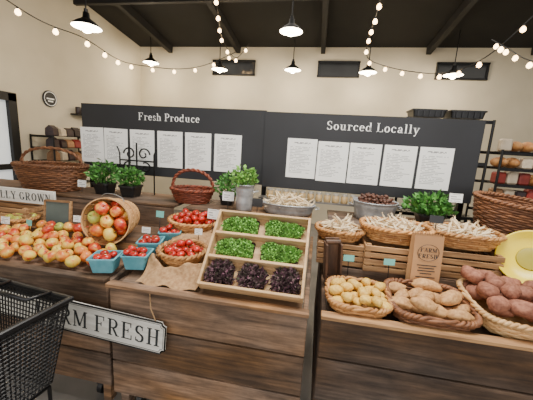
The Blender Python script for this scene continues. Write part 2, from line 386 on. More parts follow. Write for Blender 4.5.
# ---------------------------------------------------------------- menu board
def board():
    e=thing("header_board","long matte black board with white titles on posts","sign board",(0,2.48,0))
    b=MB(); b.box((-1.35,.012,1.525),(1.77,.03,.63),v=.5); mesh_obj("board_panel",b,M_board,e)
    b=MB(); b.box((.36,0,1.515),(1.66,.03,.63),v=.5); mesh_obj("board_panel",b,M_board,e)
    for x in(-2.2,-.46,1.15):
        p=MB(); p.box((x,.06,.92),(.04,.04,1.82),v=.5); mesh_obj("post",p,M_bmetal,e)
    serif("title_lettering","Fresh Produce",.066,M_lett,e,(-1.35,-.006,1.745),sx=1.03,gap=.03,T=.14)
    serif("title_lettering","Sourced Locally",.068,M_lett,e,(.39,-.018,1.742),sx=1.08,gap=.03,T=.14)
board()
for i,x in enumerate((-2.13,-1.88,-1.61,-1.335,-1.065,-.79,-.145,.108,.362,.625,.89)):
    b=MB(); b.box((0,0,0),(.244,.002,.325),v=.5)
    mesh_obj("printed_sheet",b,M_paper,loc=(x,2.462+(.01 if x<-.5 else 0),1.462-(0.012 if x>0 else 0)),rot=(0,U(-.01,.01),0),label="white printed recipe sheet pinned on the black board",category="paper sheet",group="printed sheets on the black board")
# ---------------------------------------------------------------- lamps
def lamp(loc):
    e=thing("pendant_lamp","black enamel barn pendant lamp with glowing inside","lamp",loc,group="barn pendant lamps")
    sh=MB(); sh.lathe([(.0,.13),(.03,.13),(.035,.08),(.06,.06),(.1,.035),(.14,.0),(.145,-.012)],28); mesh_obj("lamp_shade",sh,M_bmetal,e,smooth=True)
    i=MB(); i.lathe([(.143,-.013),(.135,-.008),(.095,.012),(.03,.03),(0,.03)],28); mesh_obj("inner_reflector",i,M_lampin,e,smooth=True)
    bu=MB(); bu.lathe([(0,-.07),(.04,-.056),(.055,-.022),(.035,.01),(0,.03)],14); mesh_obj("bulb",bu,M_lampin,e,smooth=True)
    top=ceilz(loc[1])-loc[2]
    c=MB(); c.tube([(0,0,.13),(0,0,top)],.008,6,v=.5); c.lathe([(0,.17),(.02,.165),(.02,.13)],12); mesh_obj("cord",c,M_bmetal,e)
    l=bpy.data.lights.new("lamp_light",'POINT'); l.energy=24; l.color=(1,.84,.62); l.shadow_soft_size=.05
    o=bpy.data.objects.new("lamp_light",l); COL.objects.link(o); o.location=(0,0,-.1); o.parent=e
for p in((-2.54,2.95,2.68),(-.48,3.9,2.97),(-3.3,5.4,2.98),(-1.93,5.4,2.88),(-.59,5.4,2.89),(.68,5.4,2.87),(2.0,5.4,2.85)): lamp(p)
def bez(pts,n=10):
    out=[];P=[Vector(p) for p in pts]; P=[P[0]]+P+[P[-1]]
    for i in range(1,len(P)-2):
        for k in range(n):
            t=k/n;a,b,c,d=P[i-1:i+3]
            out.append(.5*((2*b)+(c-a)*t+(2*a-5*b+4*c-d)*t*t+(-a+3*b-3*c+d)*t**3))
    out.append(P[-2]); return out
def strings(pts,sp=.3):
    e=thing("string_lights","draped black cable with warm globe bulbs","string lights",(0,0,0),group="festoon string lights")
    c=bez(pts); m=MB(); m.tube(c,.006,5,v=.5); mesh_obj("cable",m,M_bmetal,e)
    bm=MB(); bm.lathe([(0,-.082),(.022,-.07),(.029,-.05),(.021,-.03),(.012,-.018)],12); bme=bm.mesh("bulb",True); bme.materials.append(M_bulb)
    so=MB(); so.lathe([(.0,.0),(.012,-.0),(.012,-.025)],8); sme=so.mesh("socket"); sme.materials.append(M_black)
    acc=sp*.5
    for a,b in zip(c[:-1],c[1:]):
        acc+=(b-a).length
        if acc>sp:
            acc=0; mesh_obj("bulb",bme,None,e,loc=b); mesh_obj("socket",sme,None,e,loc=b)
strings([(-3.85,2.3,3.3),(-3.1,2.8,2.75),(-2.9,3.3,2.69),(-3.0,4,2.66),(-3.0,4.5,2.7),(-2.55,5,2.77),(-2.1,5.2,2.9),(-1.62,5.6,3.26)],.32)
strings([(-1.4,3.6,3.55),(-1.55,4.2,3.33),(-1.75,5,3.24),(-1.66,5.5,3.10),(-1.46,5.62,3.38)],.27)
strings([(.5,3.4,3.4),(.52,3.9,3.18),(.54,4.6,3.13),(.6,5,2.98),(.88,5,2.86),(1.2,4.8,2.74),(1.5,4.6,2.67),(1.72,4.3,2.67),(1.9,4,2.80),(2.2,3.8,3.2)],.24)
strings([(2.1,4.6,3.1),(2.12,4.2,2.86),(2.15,3.8,2.62),(2.4,3.6,2.52),(2.9,3.4,2.75)],.24)
# ---------------------------------------------------------------- wicker baskets
def sup(a,rx,ry,n):
    c,s_=math.cos(a),math.sin(a)
    return math.copysign(abs(c)**(2/n),c)*rx,math.copysign(abs(s_)**(2/n),s_)*ry
def basket(loc,r0,r1,h,label,m,n=2,rows=9,stakes=20,handle=0,rot=(0,0,0),hdir='x',group=None,rimr=.009,name="wicker_basket"):
    e=thing(name,label,"basket",loc,rot,group)
    b=MB()
    for i in range(rows):
        t=(i+.5)/rows; rx=r0[0]+(r1[0]-r0[0])*t**.8; ry=r0[1]+(r1[1]-r0[1])*t**.8; z=h*t
        pts=[]
        for k in range(stakes*2):
            o=.004*(1 if ((k//2+i)%2) else -1) if k%2==0 else 0
            x,y=sup(2*pi*k/(stakes*2),rx+o,ry+o,n); pts.append((x,y,z))
        b.tube(pts,h/rows*.56,5,closed=True,flat=1)
    for k in range(stakes):
        pts=[]
        for j in range(5):
            t=j/4; x,y=sup(2*pi*k/stakes,r0[0]+(r1[0]-r0[0])*t**.8,r0[1]+(r1[1]-r0[1])*t**.8,n); pts.append((x,y,h*t))
        b.tube(pts,.0045,4)
    seg=40; vs=[(*sup(2*pi*k/seg,r0[0],r0[1],n),.006) for k in range(seg)]+[(0,0,.006)]
    b.add(vs,[(k,(k+1)%seg,seg) for k in range(seg)],.3)
    mesh_obj("woven_body",b,m,e,smooth=True)
    r=MB(); K=stakes*6
    for ph in(0,pi):
        pts=[]
        for k in range(K):
            a=2*pi*k/K; tw=k*2*pi*round(stakes*.9)/K+ph
            x,y=sup(a,r1[0]+rimr*.8*math.cos(tw),r1[1]+rimr*.8*math.cos(tw),n); pts.append((x,y,h+rimr*.8*math.sin(tw)))
        r.tube(pts,rimr,5,closed=True)
    mesh_obj("braided_rim",r,m,e,smooth=True)
    if handle:
        hd=MB()
        for ph in(0,pi):
            pts=[]
            for k in range(49):
                a=pi*k/48; tw=k*.8+ph; rr=.007
                X=(r1[0] if hdir=='x' else r1[1])*math.cos(a); Z=h+handle*math.sin(a)**.8
                q=(X+rr*math.cos(tw)*math.cos(a),rr*math.sin(tw),Z+rr*math.cos(tw)*math.sin(a))
                if hdir!='x': q=(q[1],q[0],q[2])
                pts.append(q)
            hd.tube(pts,.009,5)
        mesh_obj("handle",hd,m,e,smooth=True)
    return e
# ---------------------------------------------------------------- produce prototypes
def blob(name,rx,ry,rz,seed,amp,m,seg=18,rings=11,dimple=0,taper=0,bend=0):
    random.seed(seed); ph=[U(0,6.28) for _ in range(9)]
    b=MB(); vs=[];
    for i in range(rings+1):
        th=pi*i/rings
        for k in range(seg):
            a=2*pi*k/seg; x,y,z=math.sin(th)*math.cos(a),math.sin(th)*math.sin(a),math.cos(th)
            d=1+amp*(math.sin(2.1*x+ph[0])*math.sin(2.7*y+ph[1])+.6*math.sin(4.3*z+ph[2])*math.sin(3.9*x+ph[3])+.4*math.sin(6*y+ph[4]+3*z))
            zz=z
            if dimple: zz=z*(1-dimple*math.exp(-((math.sin(th))/.35)**2))
            tp=1-taper*(x*.5+.5)
            vs.append((x*rx*d,y*ry*d*tp+bend*x*x,zz*rz*d*tp))
    fs=[(i*seg+k,(i+1)*seg+k,(i+1)*seg+(k+1)%seg,i*seg+(k+1)%seg) for i in range(rings) for k in range(seg)]
    b.add(vs,fs); me=b.mesh(name,True); me.materials.append(m); return me
def tomesh(fn,name,m,smooth=False):
    b=MB(); fn(b); me=b.mesh(name,smooth); me.materials.append(m); return me
APP=[blob("apple",1,1,.9,i,.05,(M_apple,M_redap,M_peach,M_oran,M_grnap,M_redap)[i],dimple=.28) for i in range(6)]
PEA=[blob("yellow_apple",1,1,.9,i+5,.05,(M_peach,M_redap,M_oran,M_apple,M_peach,M_peach,M_oran)[i],dimple=.24) for i in range(7)]
PER=[blob("pear",1,1,1.1,i+5,.06,M_pear,dimple=.1) for i in range(2)]
TOM=[blob("tomato",1,1,.84,i+9,.05,M_tom,seg=14,rings=9,dimple=.15) for i in range(3)]
GOL=[blob("gold_potato",(1.2,1.1,1.35,1.25)[i],.95,.85,i+20,.1,M_gold) for i in range(4)]
SWE=[blob("tan_potato",(1.75,1.5,1.9,1.6)[i],.86,.8,i+30,.14,M_sweet,bend=(.0,.2,-.15,.1)[i]) for i in range(4)]
RUS=[blob("red_brown_potato",(1.3,1.2,1.4,1.25)[i],1.0,.88,i+40,.12,M_russ,bend=(.0,.08,-.06,0)[i]) for i in range(4)]
NUT=[blob("nut",1.3,.85,.85,i+50,.05,M_nut,seg=8,rings=6) for i in range(2)]
ROO=[blob("root_vegetable",4.0,.85,.8,i+60,.14,M_root,seg=12,rings=12,taper=.8,bend=(.3,-.4,0)[i]) for i in range(3)]
STEM=tomesh(lambda b:b.tube([(0,0,.62),(.05,0,.9),(.12,.02,1.15)],.05,5),"stem",M_stem)
def cal(b):
    for k in range(5):
        a=k*1.257; b.leaf((0,0,.72),(math.cos(a),math.sin(a),.25),.5,.18,v=.5)
    b.tube([(0,0,.66),(.03,0,.95)],.05,4,v=.4)
CALY=tomesh(cal,"calyx",M_gstem)
def rt(b):
    for a in range(4): b.tube([(-3.7,0,0),(-4.1,.12*math.cos(a*1.6),.12*math.sin(a*1.6)),(-5.0,.5*math.cos(a*1.6),.5*math.sin(a*1.6))],[.18,.12,.05],5)
RTOP=tomesh(rt,"trimmed_top",M_root)
def drop(x,y,r,placed,zb,k=.95):
    z=zb(x,y)+r
    for (px,py,pz,pr) in placed:
        d2=(px-x)**2+(py-y)**2; R=(r+pr)*k
        if d2<R*R: z=max(z,pz+math.sqrt(R*R-d2))
    return z
def pile(n,cx,cy,rx,ry,r,zb,seed,rect=False,mound=.05,tries=60,ang=0,cap=9,k=.95,avoid=None):
    random.seed(seed); pl=[]
    for i in range(n):
        ri=r*U(.9,1.1); best=None
        for t in range(tries):
            if rect: a,b=U(-1,1),U(-1,1)
            else:
                q=U(0,2*pi); w=math.sqrt(U(0,1)); a,b=w*math.cos(q),w*math.sin(q)
            x=a*max(.001,rx-ri*.9); y=b*max(.001,ry-ri*.9)
            x,y=cx+x*math.cos(ang)-y*math.sin(ang),cy+x*math.sin(ang)+y*math.cos(ang)
            if avoid and avoid(x,y): continue
            z=drop(x,y,ri,pl,zb,k); rel=z-zb(x,y)-ri; sc=rel+mound*(a*a+b*b)
            if best is None or sc<best[0]: best=(sc,x,y,z,ri,rel)
        if best is None or best[5]>cap: continue
        pl.append(best[1:5])
    return pl
def scatter(pl,meshes,name,label,cat,group,part=None,pname=None,flat=False,up=False,yaw=None):
    for (x,y,z,r) in pl:
        if up: rot=(U(-.5,.5),U(-.5,.5),U(0,6.28))
        elif flat: rot=(U(-.25,.25),U(-.22,.22),U(0,6.28) if yaw is None else yaw+U(-.7,.7))
        else: rot=(U(-1.1,1.1),U(-1.1,1.1),U(0,6.28))
        me=random.choice(meshes); o=bpy.data.objects.new(name,me); link(o,None,(x,y,z),rot); o.scale=(r,r,r)
        meta(o,label,cat,group)
        if part:
            p=bpy.data.objects.new(pname,part); link(p,o)
scatter(pile(120,-1.72,1.475,.54,.17,.036,lambda x,y:DECK(y)+.006,1,rect=True,mound=.01,cap=.034,tries=110,avoid=lambda x,y:x>-1.47 and y>1.525),PEA,"yellow_apple","yellow apple blushed red in the open heap","apple","yellow apples heaped in the bin",STEM,"stem")
# tipped basket with apples
def tipped():
    d=Vector((.22,-.96,.10)).normalized(); q=Vector((0,0,1)).rotation_difference(d); K=.93
    base=Vector((-1.35,1.84,.992))
    e=thing("splint_basket","pale splint bushel basket on its side full of apples","basket",base,q)
    b=MB()
    for k in range(22):
        a0=2*pi*k/22; a1=2*pi*(k+.86)/22; vs=[];
        for j,(r,z) in enumerate(((.105*K,0),(.125*K,.1),(.145*K,.2),(.152*K,.27))):
            for a in(a0,a1):
                for dr in(0,.004): vs.append(((r+dr)*math.cos(a),(r+dr)*math.sin(a),z))
        fs=[]
        for j in range(3):
            o=j*4; fs+=[(o,o+2,o+6,o+4),(o+1,o+5,o+7,o+3),(o,o+4,o+5,o+1),(o+2,o+3,o+7,o+6)]
        b.add(vs,fs,random.random())
    b.lathe([(0,.004),(.107*K,.004),(.107*K,.012),(0,.012)],28)
    for z,r in((.06,.119),(.10,.126),(.175,.141),(.215,.148)):
        b.tube([((r*K+.004*(1 if k%2 else -.2))*math.cos(2*pi*k/44),(r*K+.004*(1 if k%2 else -.2))*math.sin(2*pi*k/44),z) for k in range(44)],.005,5,closed=True)
    mesh_obj("splint_body",b,M_splint,e)
    for z,r in((.265,.158*K),(.14,.141*K),(.02,.115*K)):
        h=MB(); h.lathe([(r-.002,z-.014),(r+.005,z-.014),(r+.005,z+.014),(r-.002,z+.014),(r-.002,z-.014)],36,v=.7); mesh_obj("hoop",h,M_splint,e,smooth=False)
    hw=MB(); hw.tube([(.07*math.cos(a),.158*K+.03*math.sin(a),.25) for a in [pi*i/10 for i in range(11)]],.003,5,v=.5); mesh_obj("wire_handle",hw,M_steel,e)
    ax=q@Vector((1,0,0)); ay=q@Vector((0,1,0)); random.seed(9)
    pts=[]
    for lay,zz in enumerate((.255,.185)):
        for (rr,nn) in((0,1),(.086,6)):
            for k in range(nn):
                a=2*pi*k/nn+lay*.5
                pts.append(tuple(base+ax*rr*math.cos(a)+ay*rr*math.sin(a)+d*(zz+U(-.01,.02)))+(.043,))
    for i,p in enumerate(pts):
        scatter([p],[APP[(i*5+2)%6]],"apple","red yellow or green apple packed in the tipped basket","apple","apples in the tipped basket",STEM,"stem")
tipped()
# ---------------------------------------------------------------- teal cartons
def carton(x,y,z,rz,seed):
    e=thing("berry_carton","square pale teal quart carton filled with red tomatoes","carton",(x,y,z),(0,0,rz),group="teal pulp cartons")
    b=MB(); b.squares([(0.0001,.003),(.052,.003),(.066,.08),(.073,.08),(.073,.087),(.064,.087),(.050,.01),(0.0001,.01)]); mesh_obj("carton_body",b,M_teal,e)
    pl=pile(14,x,y,.066,.066,.022+.004*(seed%2),lambda a,b:z+.056,seed,rect=True,ang=rz,mound=.0,cap=.03)
    scatter(pl,TOM,"tomato","small red tomato in a teal carton","tomato","tomatoes in teal cartons",CALY,"calyx",up=True)
for i,(x,y) in enumerate(((-1.12,1.355),(-.97,1.425),(-.985,1.585),(-.945,1.76))):
    carton(x,y,(DECK(y)+.014 if y<1.68 else .862),.28+U(-.05,.05),i+1)
# burlap
def cloth(name,x0,x1,y0,y1,zf,label):
    b=MB(); nu,nv=90,110; vs=[]
    for i in range(nu+1):
        for j in range(nv+1):
            x=x0+(x1-x0)*i/nu; y=y0+(y1-y0)*j/nv
            e=.012*math.sin(i*.16+.6); f=.014*math.sin(j*.13)
            k=max(0,1-j/30); k2=max(0,1-min(i,nu-i)/20)
            yy=y+e*k; xx=x+f*k2
            vs.append((xx,yy,zf(xx,yy)))
    b.add(vs,[(i*(nv+1)+j,(i+1)*(nv+1)+j,(i+1)*(nv+1)+j+1,i*(nv+1)+j+1) for i in range(nu) for j in range(nv)],.5)
    mesh_obj(name,b,M_burl,smooth=True,label=label,category="cloth")
def zb1(x,y):
    base=DECK(min(y,1.7))+.018+max(0,y-1.64)*.45
    d1=math.hypot((x+.735)/.135,(y-1.51)/.12); d=min(d1,math.hypot((x+.85)/.18,(y-1.91)/.14))
    edge=max(0,min(1,(y-1.275)/.07)); edge=edge*edge*(3-2*edge)
    amp=max(0,min(1,(d-.9)/.4))*edge
    n=amp*(.016*(1+math.sin(x*22+y*15+1.6*math.sin(y*9)))+.009*(1+math.sin(y*31-x*14+math.sin(x*20))))
    th=math.atan2(y-1.51,x+.735)
    ring=math.exp(-((d1-1.2)/.17)**2)*(.044+.012*math.sin(th*5+1)+.006*math.sin(th*11))*max(.25,edge)
    return base+n+ring
cloth("burlap_cloth",-.895,-.56,1.275,1.88,zb1,"soft folded brown burlap bunched around the tomato basket")
basket((-.735,1.51,.855),(.09,.085),(.135,.12),.075,"honey wicker basket of red tomatoes on burlap",M_wick,rows=6,stakes=16,rot=(.1,0,0))
scatter(pile(34,-.735,1.51,.125,.11,.024,lambda x,y:.900,3,mound=.03,cap=.035),TOM,"tomato","ripe red tomato in a small wicker basket","tomato","tomatoes in the front wicker basket",CALY,"calyx",up=True)
basket((-.84,1.91,.90),(.13,.1),(.18,.13),.10,"honey wicker basket heaped with red tomatoes",M_wick,rows=7,stakes=18,rot=(.1,0,0))
scatter(pile(44,-.84,1.91,.165,.12,.026,lambda x,y:.965,5,mound=.06,cap=.055),TOM,"tomato","ripe red tomato heaped in a wide basket","tomato","tomatoes in the rear wicker basket",CALY,"calyx",up=True)
# ---------------------------------------------------------------- greens tray
def tray():
    ang=math.atan2(.31,.32); L_=.445; W_=.525
    e=thing("wooden_tray","pale pine tray tilted on the bin with dividers","tray",(-.275,1.30,.815),(ang,0,0))
    b=MB(); b.box((0,L_/2,.006),(W_,L_,.012),v=.6); mesh_obj("tray_base",b,M_pale,e)
    for sx in(-1,1):
        q=MB(); q.box((sx*(W_/2-.007),L_/2,.035),(.014,L_,.07),bev=.002,v=.7); mesh_obj("side_board",q,M_pale,e)
    for y in(.007,L_-.007):
        q=MB(); q.box((0,y,.035),(W_-.028,.014,.07),bev=.002); mesh_obj("end_board",q,M_pale,e)
    for y in(.158,.30):
        q=MB(); q.box((0,y,.035),(W_-.028,.015,.066),bev=.002,v=.9); mesh_obj("divider",q,M_pale,e)
    for sx in(-1,1):
        q=MB(); R=Euler((-ang,0,0)).to_matrix(); p=R@Vector((0,.315,.12)); q.box((sx*.2,p.y+.02,p.z+.03),(.03,.03,.22),rot=(-ang,0,0)); mesh_obj("back_leg",q,M_pale,e)
    Re=Euler((ang,0,0)).to_matrix()
    def clump(m,seed,ln,w,n,hw,hd,hh,upb,sp,nm):
        random.seed(seed); b=MB()
        for i in range(n):
            q=U(0,6.28); rr=U(0,1)**.45*(1+.08*math.sin(3*q+seed)+.05*math.sin(7*q)); x,y=sup(q,rr,rr,sp)
            z=U(.015,hh)*(1-.3*rr*rr)+.008*math.sin(x*5+seed)*math.sin(y*4); b.leaf((x*hw,y*hd,z),(U(-1,1)+x*.5,U(-1,1)+y*.5,U(-.1,upb)),ln*U(.6,1.4),w*U(.6,1.4))
        for i in range(60):
            q=U(0,6.28); rr=U(0,.9); x,y=rr*math.cos(q)*hw,rr*math.sin(q)*hd; b.tube([(x*.8,y*.8,.005),(x,y,hh*.7)],.0012,3)
        me=b.mesh(nm); me.materials.append(m); return me
    G=[clump(M_green,k,.012,.010,2300,.100,.049,.05,.7,2.8,"leaves") for k in(1,4)]; P=[clump(M_purp,k,.026,.018,700,.064,.052,.055,1.6,2.4,"leaves") for k in(2,3)]
    def con(b,hw,hd): b.squares([(0.0001,0),(1,0),(1,.014),(0.0001,.014)],sx=hw,sy=hd,v=.4)
    k=0
    for (x,y,g) in((-.122,.366,1),(.118,.366,1),(-.122,.227,1),(.118,.227,1),(-.168,.08,0),(0,.078,0),(.168,.08,0)):
        k+=1; loc=Vector((-.275,1.30,.815))+Re@Vector((x,y,.0125))
        t=thing("microgreens_tray" if g else "purple_greens_tray","dense mat of bright green microgreens in the wooden tray" if g else "loose pack of dark purple lettuce in the wooden tray","microgreens",loc,(ang,0,0),group="green microgreens mats" if g else "purple lettuce packs")
        c=MB(); con(c,.1 if g else .066,.052 if g else .054); mesh_obj("growing_pad",c,M_soil,t)
        mesh_obj("leaves",(G if g else P)[k%2],None,t)
tray()
# ---------------------------------------------------------------- potato baskets
basket((.25,1.41,.80),(.125,.11),(.148,.13),.055,"honey wicker basket of small gold potatoes",M_wick,n=3.4,rows=5,stakes=20,rot=(.1,0,0))
scatter(pile(44,.25,1.41,.142,.125,.0265,lambda x,y:.820,11,mound=.0,cap=.036,rect=True),GOL,"gold_potato","small smooth yellow gold potato","potato","gold potatoes in a basket",flat=True)
basket((.584,1.43,.80),(.16,.13),(.182,.155),.06,"brown wicker basket of large tan potatoes",M_wickd,n=4.5,rows=5,stakes=24,rot=(.1,0,0))
scatter(pile(26,.584,1.43,.172,.145,.036,lambda x,y:.812,12,mound=.0,cap=.046,k=1.02,rect=True),SWE,"tan_potato","large dusty tan potato","potato","tan potatoes in a basket",flat=True,yaw=.2)
basket((1.04,1.47,.80),(.23,.155),(.267,.19),.085,"pale wicker basket heaped with large red brown potatoes",M_wickl,n=4,rows=7,stakes=28,rot=(.1,0,0))
scatter(pile(60,1.04,1.48,.25,.175,.042,lambda x,y:.84,13,mound=.02,cap=.08,k=1.0,rect=True),RUS,"red_brown_potato","large dusty red brown potato","potato","red brown potatoes in a basket",flat=True)
# ---------------------------------------------------------------- crates
def crate(loc,w,d,h,ns,label,m,gap=.25):
    e=thing("slatted_crate",label,"crate",loc,group="slatted wooden crates")
    b=MB(); sh=h/ns
    for i in range(ns):
        z=sh*(i+.5)
        for y in(-d/2,d/2): b.box((0,y,z),(w,.01,sh*(1-gap)),bev=.002)
        for x in(-w/2+.006,w/2-.006): b.box((x,0,z),(.01,d-.012,sh*(1-gap)),bev=.002)
    for i in range(5): b.box((-w/2+w*(i+.5)/5,0,.006),(w/5*.85,d-.02,.01))
    mesh_obj("slats",b,m,e)
    for sx in(-1,1):
        for sy in(-1,1):
            p=MB(); p.box((sx*(w/2-.022),sy*(d/2-.018),h/2),(.025,.025,h)); mesh_obj("corner_post",p,m,e)
    return e
crate((.18,1.84,.862),.28,.24,.14,4,"aged slatted wooden crate under pale roots",M_crate)
crate((.49,1.80,.862),.36,.24,.165,4,"aged slatted wooden crate under a root basket",M_crate)
crate((.88,1.86,.862),.36,.26,.165,4,"aged slatted wooden crate beside the paper bag",M_crate)
crate((-2.45,1.86,.862),.75,.26,.13,3,"aged slatted wooden crate under the grown sign",M_crate)
def roots(n,cx,cy,rx,ry,zb,seed,lab,grp,cap=.06,r=.0135):
    pl=pile(n,cx,cy,rx,ry,r,lambda x,y:zb,seed,mound=.04,cap=cap,k=1.15)
    for (x,y,z,r) in pl:
        o=bpy.data.objects.new("root_vegetable",random.choice(ROO)); link(o,None,(x,y,z),(U(0,6.28),U(-.3,1.1),U(-1.1,1.1)+random.choice((0,pi)))); o.scale=(r*.95,)*3
        meta(o,lab,"root vegetable",grp); p=bpy.data.objects.new("trimmed_top",RTOP); link(p,o)
basket((.50,1.84,1.03),(.15,.11),(.20,.15),.085,"honey wicker basket of pale roots on a crate",M_wick,n=2.6,rows=6,stakes=22)
roots(75,.50,1.84,.165,.125,1.085,21,"pale tapered root with trimmed top in wicker","roots in the wicker basket")
basket((.89,1.88,1.03),(.15,.11),(.20,.15),.085,"honey wicker basket of pale roots beside greens",M_wick,n=2.6,rows=6,stakes=22)
roots(75,.89,1.88,.165,.125,1.085,22,"pale tapered root with trimmed top in wicker","roots in the far wicker basket")
basket((.17,1.84,1.003),(.11,.09),(.145,.12),.06,"small honey wicker basket of pale roots",M_wick,n=2.6,rows=5,stakes=18)
roots(55,.17,1.84,.12,.10,1.04,23,"pale tapered root in a small wicker basket","roots in the small wicker basket",cap=.075)
def tub(loc,r,h,label,sx=1,sy=1,name="galvanised_tub"):
    e=thing(name,label,"metal tub",loc)
    b=MB(); p=[(0,.004),(r*.82,.004)]
    for i in range(9): p.append((r*(.83+.17*i/8)+(.003 if i in(2,3,6,7) else 0),h*i/8))
    p+=[(r*1.03,h),(r*1.03,h+.008),(r*.985,h+.008),(r*.8,.012),(0,.012)]
    b.lathe(p,36,sx=sx,sy=sy); mesh_obj("tub_body",b,M_galv,e,smooth=True)
    for sg in(-1,1):
        hd=MB(); hd.tube([(sg*(r*sx+.002+.03*math.sin(a)),.04*math.cos(a),h*.8) for a in [pi*i/8 for i in range(9)]],.004,5,v=.5); mesh_obj("tub_handle",hd,M_galv,e)
    return e
tub((-.20,2.18,1.047),.185,.075,"broad galvanised tray heaped with pale roots",1.1,.62)
roots(90,-.20,2.18,.18,.095,1.10,24,"pale tapered root in a galvanised tray","roots in the metal tray",cap=.10)
tub((.45,2.28,1.047),.16,.135,"round galvanised tub of dark nuts",1,1)
scatter(pile(200,.45,2.28,.148,.148,.0135,lambda x,y:1.17,25,mound=.06,tries=16,cap=.045),NUT,"nut","small dark brown nut","nut","dark nuts in the metal tub",flat=True)
tub((-.53,2.12,1.047),.07,.2,"tall galvanised bucket holding herbs",1,1,name="galvanised_bucket")
# ---------------------------------------------------------------- herbs
def herb(loc,pr,ph,hw,hh,n,label,ln=.04,m=None,pot=True,seed=0):
    random.seed(seed)
    e=thing("potted_herb",label,"potted herb",loc,group="potted herbs")
    if pot:
        b=MB(); b.squares([(0.0001,.002),(pr*.75,.002),(pr*.97,ph*.85),(pr*1.05,ph*.85),(pr*1.05,ph),(pr*.95,ph),(pr*.9,ph*.85),(0.0001,ph*.85)],rf=.3); mesh_obj("pot",b,M_black,e)
    l=MB()
    for i in range(n):
        a=U(0,6.28); w=math.sqrt(U(0,1)); el=U(0,1); R=hw*w*(1+.25*math.sin(3*a+seed))
        z=ph+hh*el*(1-.5*w*w)
        k=.55+.45*math.sin(el*2.6)
        l.leaf((R*k*math.cos(a),R*k*math.sin(a),z),(math.cos(a)*w+U(-.5,.5),math.sin(a)*w+U(-.5,.5),U(-.2,.9)),ln*U(.6,1.3),ln*.6*U(.7,1.3))
    mesh_obj("foliage",l,m or M_herb,e)
    s_=MB()
    for i in range(12):
        a=U(0,6.28); s_.tube([(0.01*math.cos(a),.01*math.sin(a),ph*.8),(hw*.5*math.cos(a),hw*.5*math.sin(a),ph+hh*.7)],.002,4)
    mesh_obj("stems",s_,M_gstem,e)
herb((-1.85,2.27,1.047),.075,.1,.105,.2,260,"bushy green herb in a square black pot",.042,seed=1)
herb((-1.58,2.25,1.047),.075,.1,.105,.16,260,"leafy green herb in a black pot",.042,seed=2)
herb((-.72,2.30,1.047),.06,.08,.08,.2,200,"small green herb in a black pot",.04,seed=3)
herb((-.53,2.12,1.047),.06,.19,.09,.16,220,"bright basil bunch standing in a metal bucket",.04,m=M_green,pot=False,seed=4)
herb((.84,2.28,1.047),.09,.08,.14,.15,340,"frilly green lettuce head in a black pot",.055,seed=5)
basket((-1.02,2.27,1.047),(.13,.1),(.18,.14),.11,"red brown wicker basket with tall arched handle",M_wickr,rows=7,stakes=20,handle=.16)
basket((-2.38,2.26,1.047),(.24,.15),(.32,.2),.22,"large brown wicker market basket with arched handle",M_wickd,rows=13,stakes=30,handle=.15,n=2.4)
e=thing("wooden_sign","white painted plank sign with dark lettering","sign",(-2.44,1.89,1.049))
b=MB(); b.box((0,0,0),(.92,.02,.11),v=.5,bev=.003); mesh_obj("sign_plank",b,M_white,e)
serif("sign_lettering","LOCALLY GROWN",.062,M_lettd,e,(.43,-.012,.0),align='RIGHT',gap=.1,sx=.98)
sl=MB(); sl.box((0,0,.09),(.19,.01,.17),v=.5); e=thing("slate_sign","small grey slate sign in a wood frame","sign",(-1.88,1.80,.874),(-.12,0,.1)); mesh_obj("slate",sl,M_slate,e)
fr=MB()
for x in(-.1,.1): fr.box((x,-.003,.09),(.014,.018,.19))
for z in(.0,.18): fr.box((0,-.003,z+.0),(.2,.018,.014))
mesh_obj("frame",fr,M_crate,e)
basket((-2.14,1.74,.86),(.07,.07),(.11,.11),.06,"small wicker bowl of green pears",M_wick,rows=4,stakes=14)
scatter(pile(10,-2.14,1.74,.1,.1,.034,lambda x,y:.88,31,mound=.05,cap=.05),PER,"pear","small yellow green pear in a wicker bowl","pear","pears in the wicker bowl",STEM,"stem")
scatter(pile(24,-1.75,1.71,.24,.05,.036,lambda x,y:.862,32,mound=.02,rect=True,cap=.02),APP,"apple","yellow and red apple on the step behind the heap","apple","apples on the wooden step",STEM,"stem")
# FARM FRESH sign with shaped ends
e=thing("hanging_sign","long cream sign with dark lettering and shaped frame on the bin","sign",(-1.345,1.222,.595),(0,math.radians(3.8),0))
def outline(hw,hh,c):
    pts=[]
    for qx,qz in((1,1),(-1,1),(-1,-1),(1,-1)):
        arc=[(qx*hw,qz*(hh-c))]+[(qx*(hw-c*math.sin(a)),qz*(hh-c*math.cos(a))) for a in [pi/2*i/5 for i in range(1,5)]]+[(qx*(hw-c),qz*hh)]
        if qx*qz<0: arc=arc[::-1]
        pts+=arc
    return pts
o2=outline(.66,.088,.022); n=len(o2)
b=MB(); b.add([(x,-.007,z) for x,z in o2]+[(x,.007,z) for x,z in o2]+[(0,-.007,0),(0,.007,0)],[(i,(i+1)%n,2*n) for i in range(n)]+[((i+1)%n+n,i+n,2*n+1) for i in range(n)]+[(i,i+n,(i+1)%n+n,(i+1)%n) for i in range(n)],.5); mesh_obj("sign_face",b,M_white,e)
f=MB(); f.tube([(x,-.006,z) for x,z in o2],.0045,6,closed=True,v=.5); f2=outline(.650,.078,.020); mesh_obj("sign_frame",f,M_bmetal,e)
f=MB(); f.tube([(x,-.0075,z) for x,z in f2],.0014,4,closed=True,v=.5); mesh_obj("inner_line",f,M_bmetal,e)
serif("sign_lettering","FARM FRESH",.096,M_lettd,e,(.635,-.0085,0),align='RIGHT',sx=.90,gap=.09,T=.15)
c=MB(); c.tube([(.6,0,.09),(.57,.0,.15),(.55,.015,.24)],.003,5,v=.5); mesh_obj("hanging_cord",c,M_burl,e)
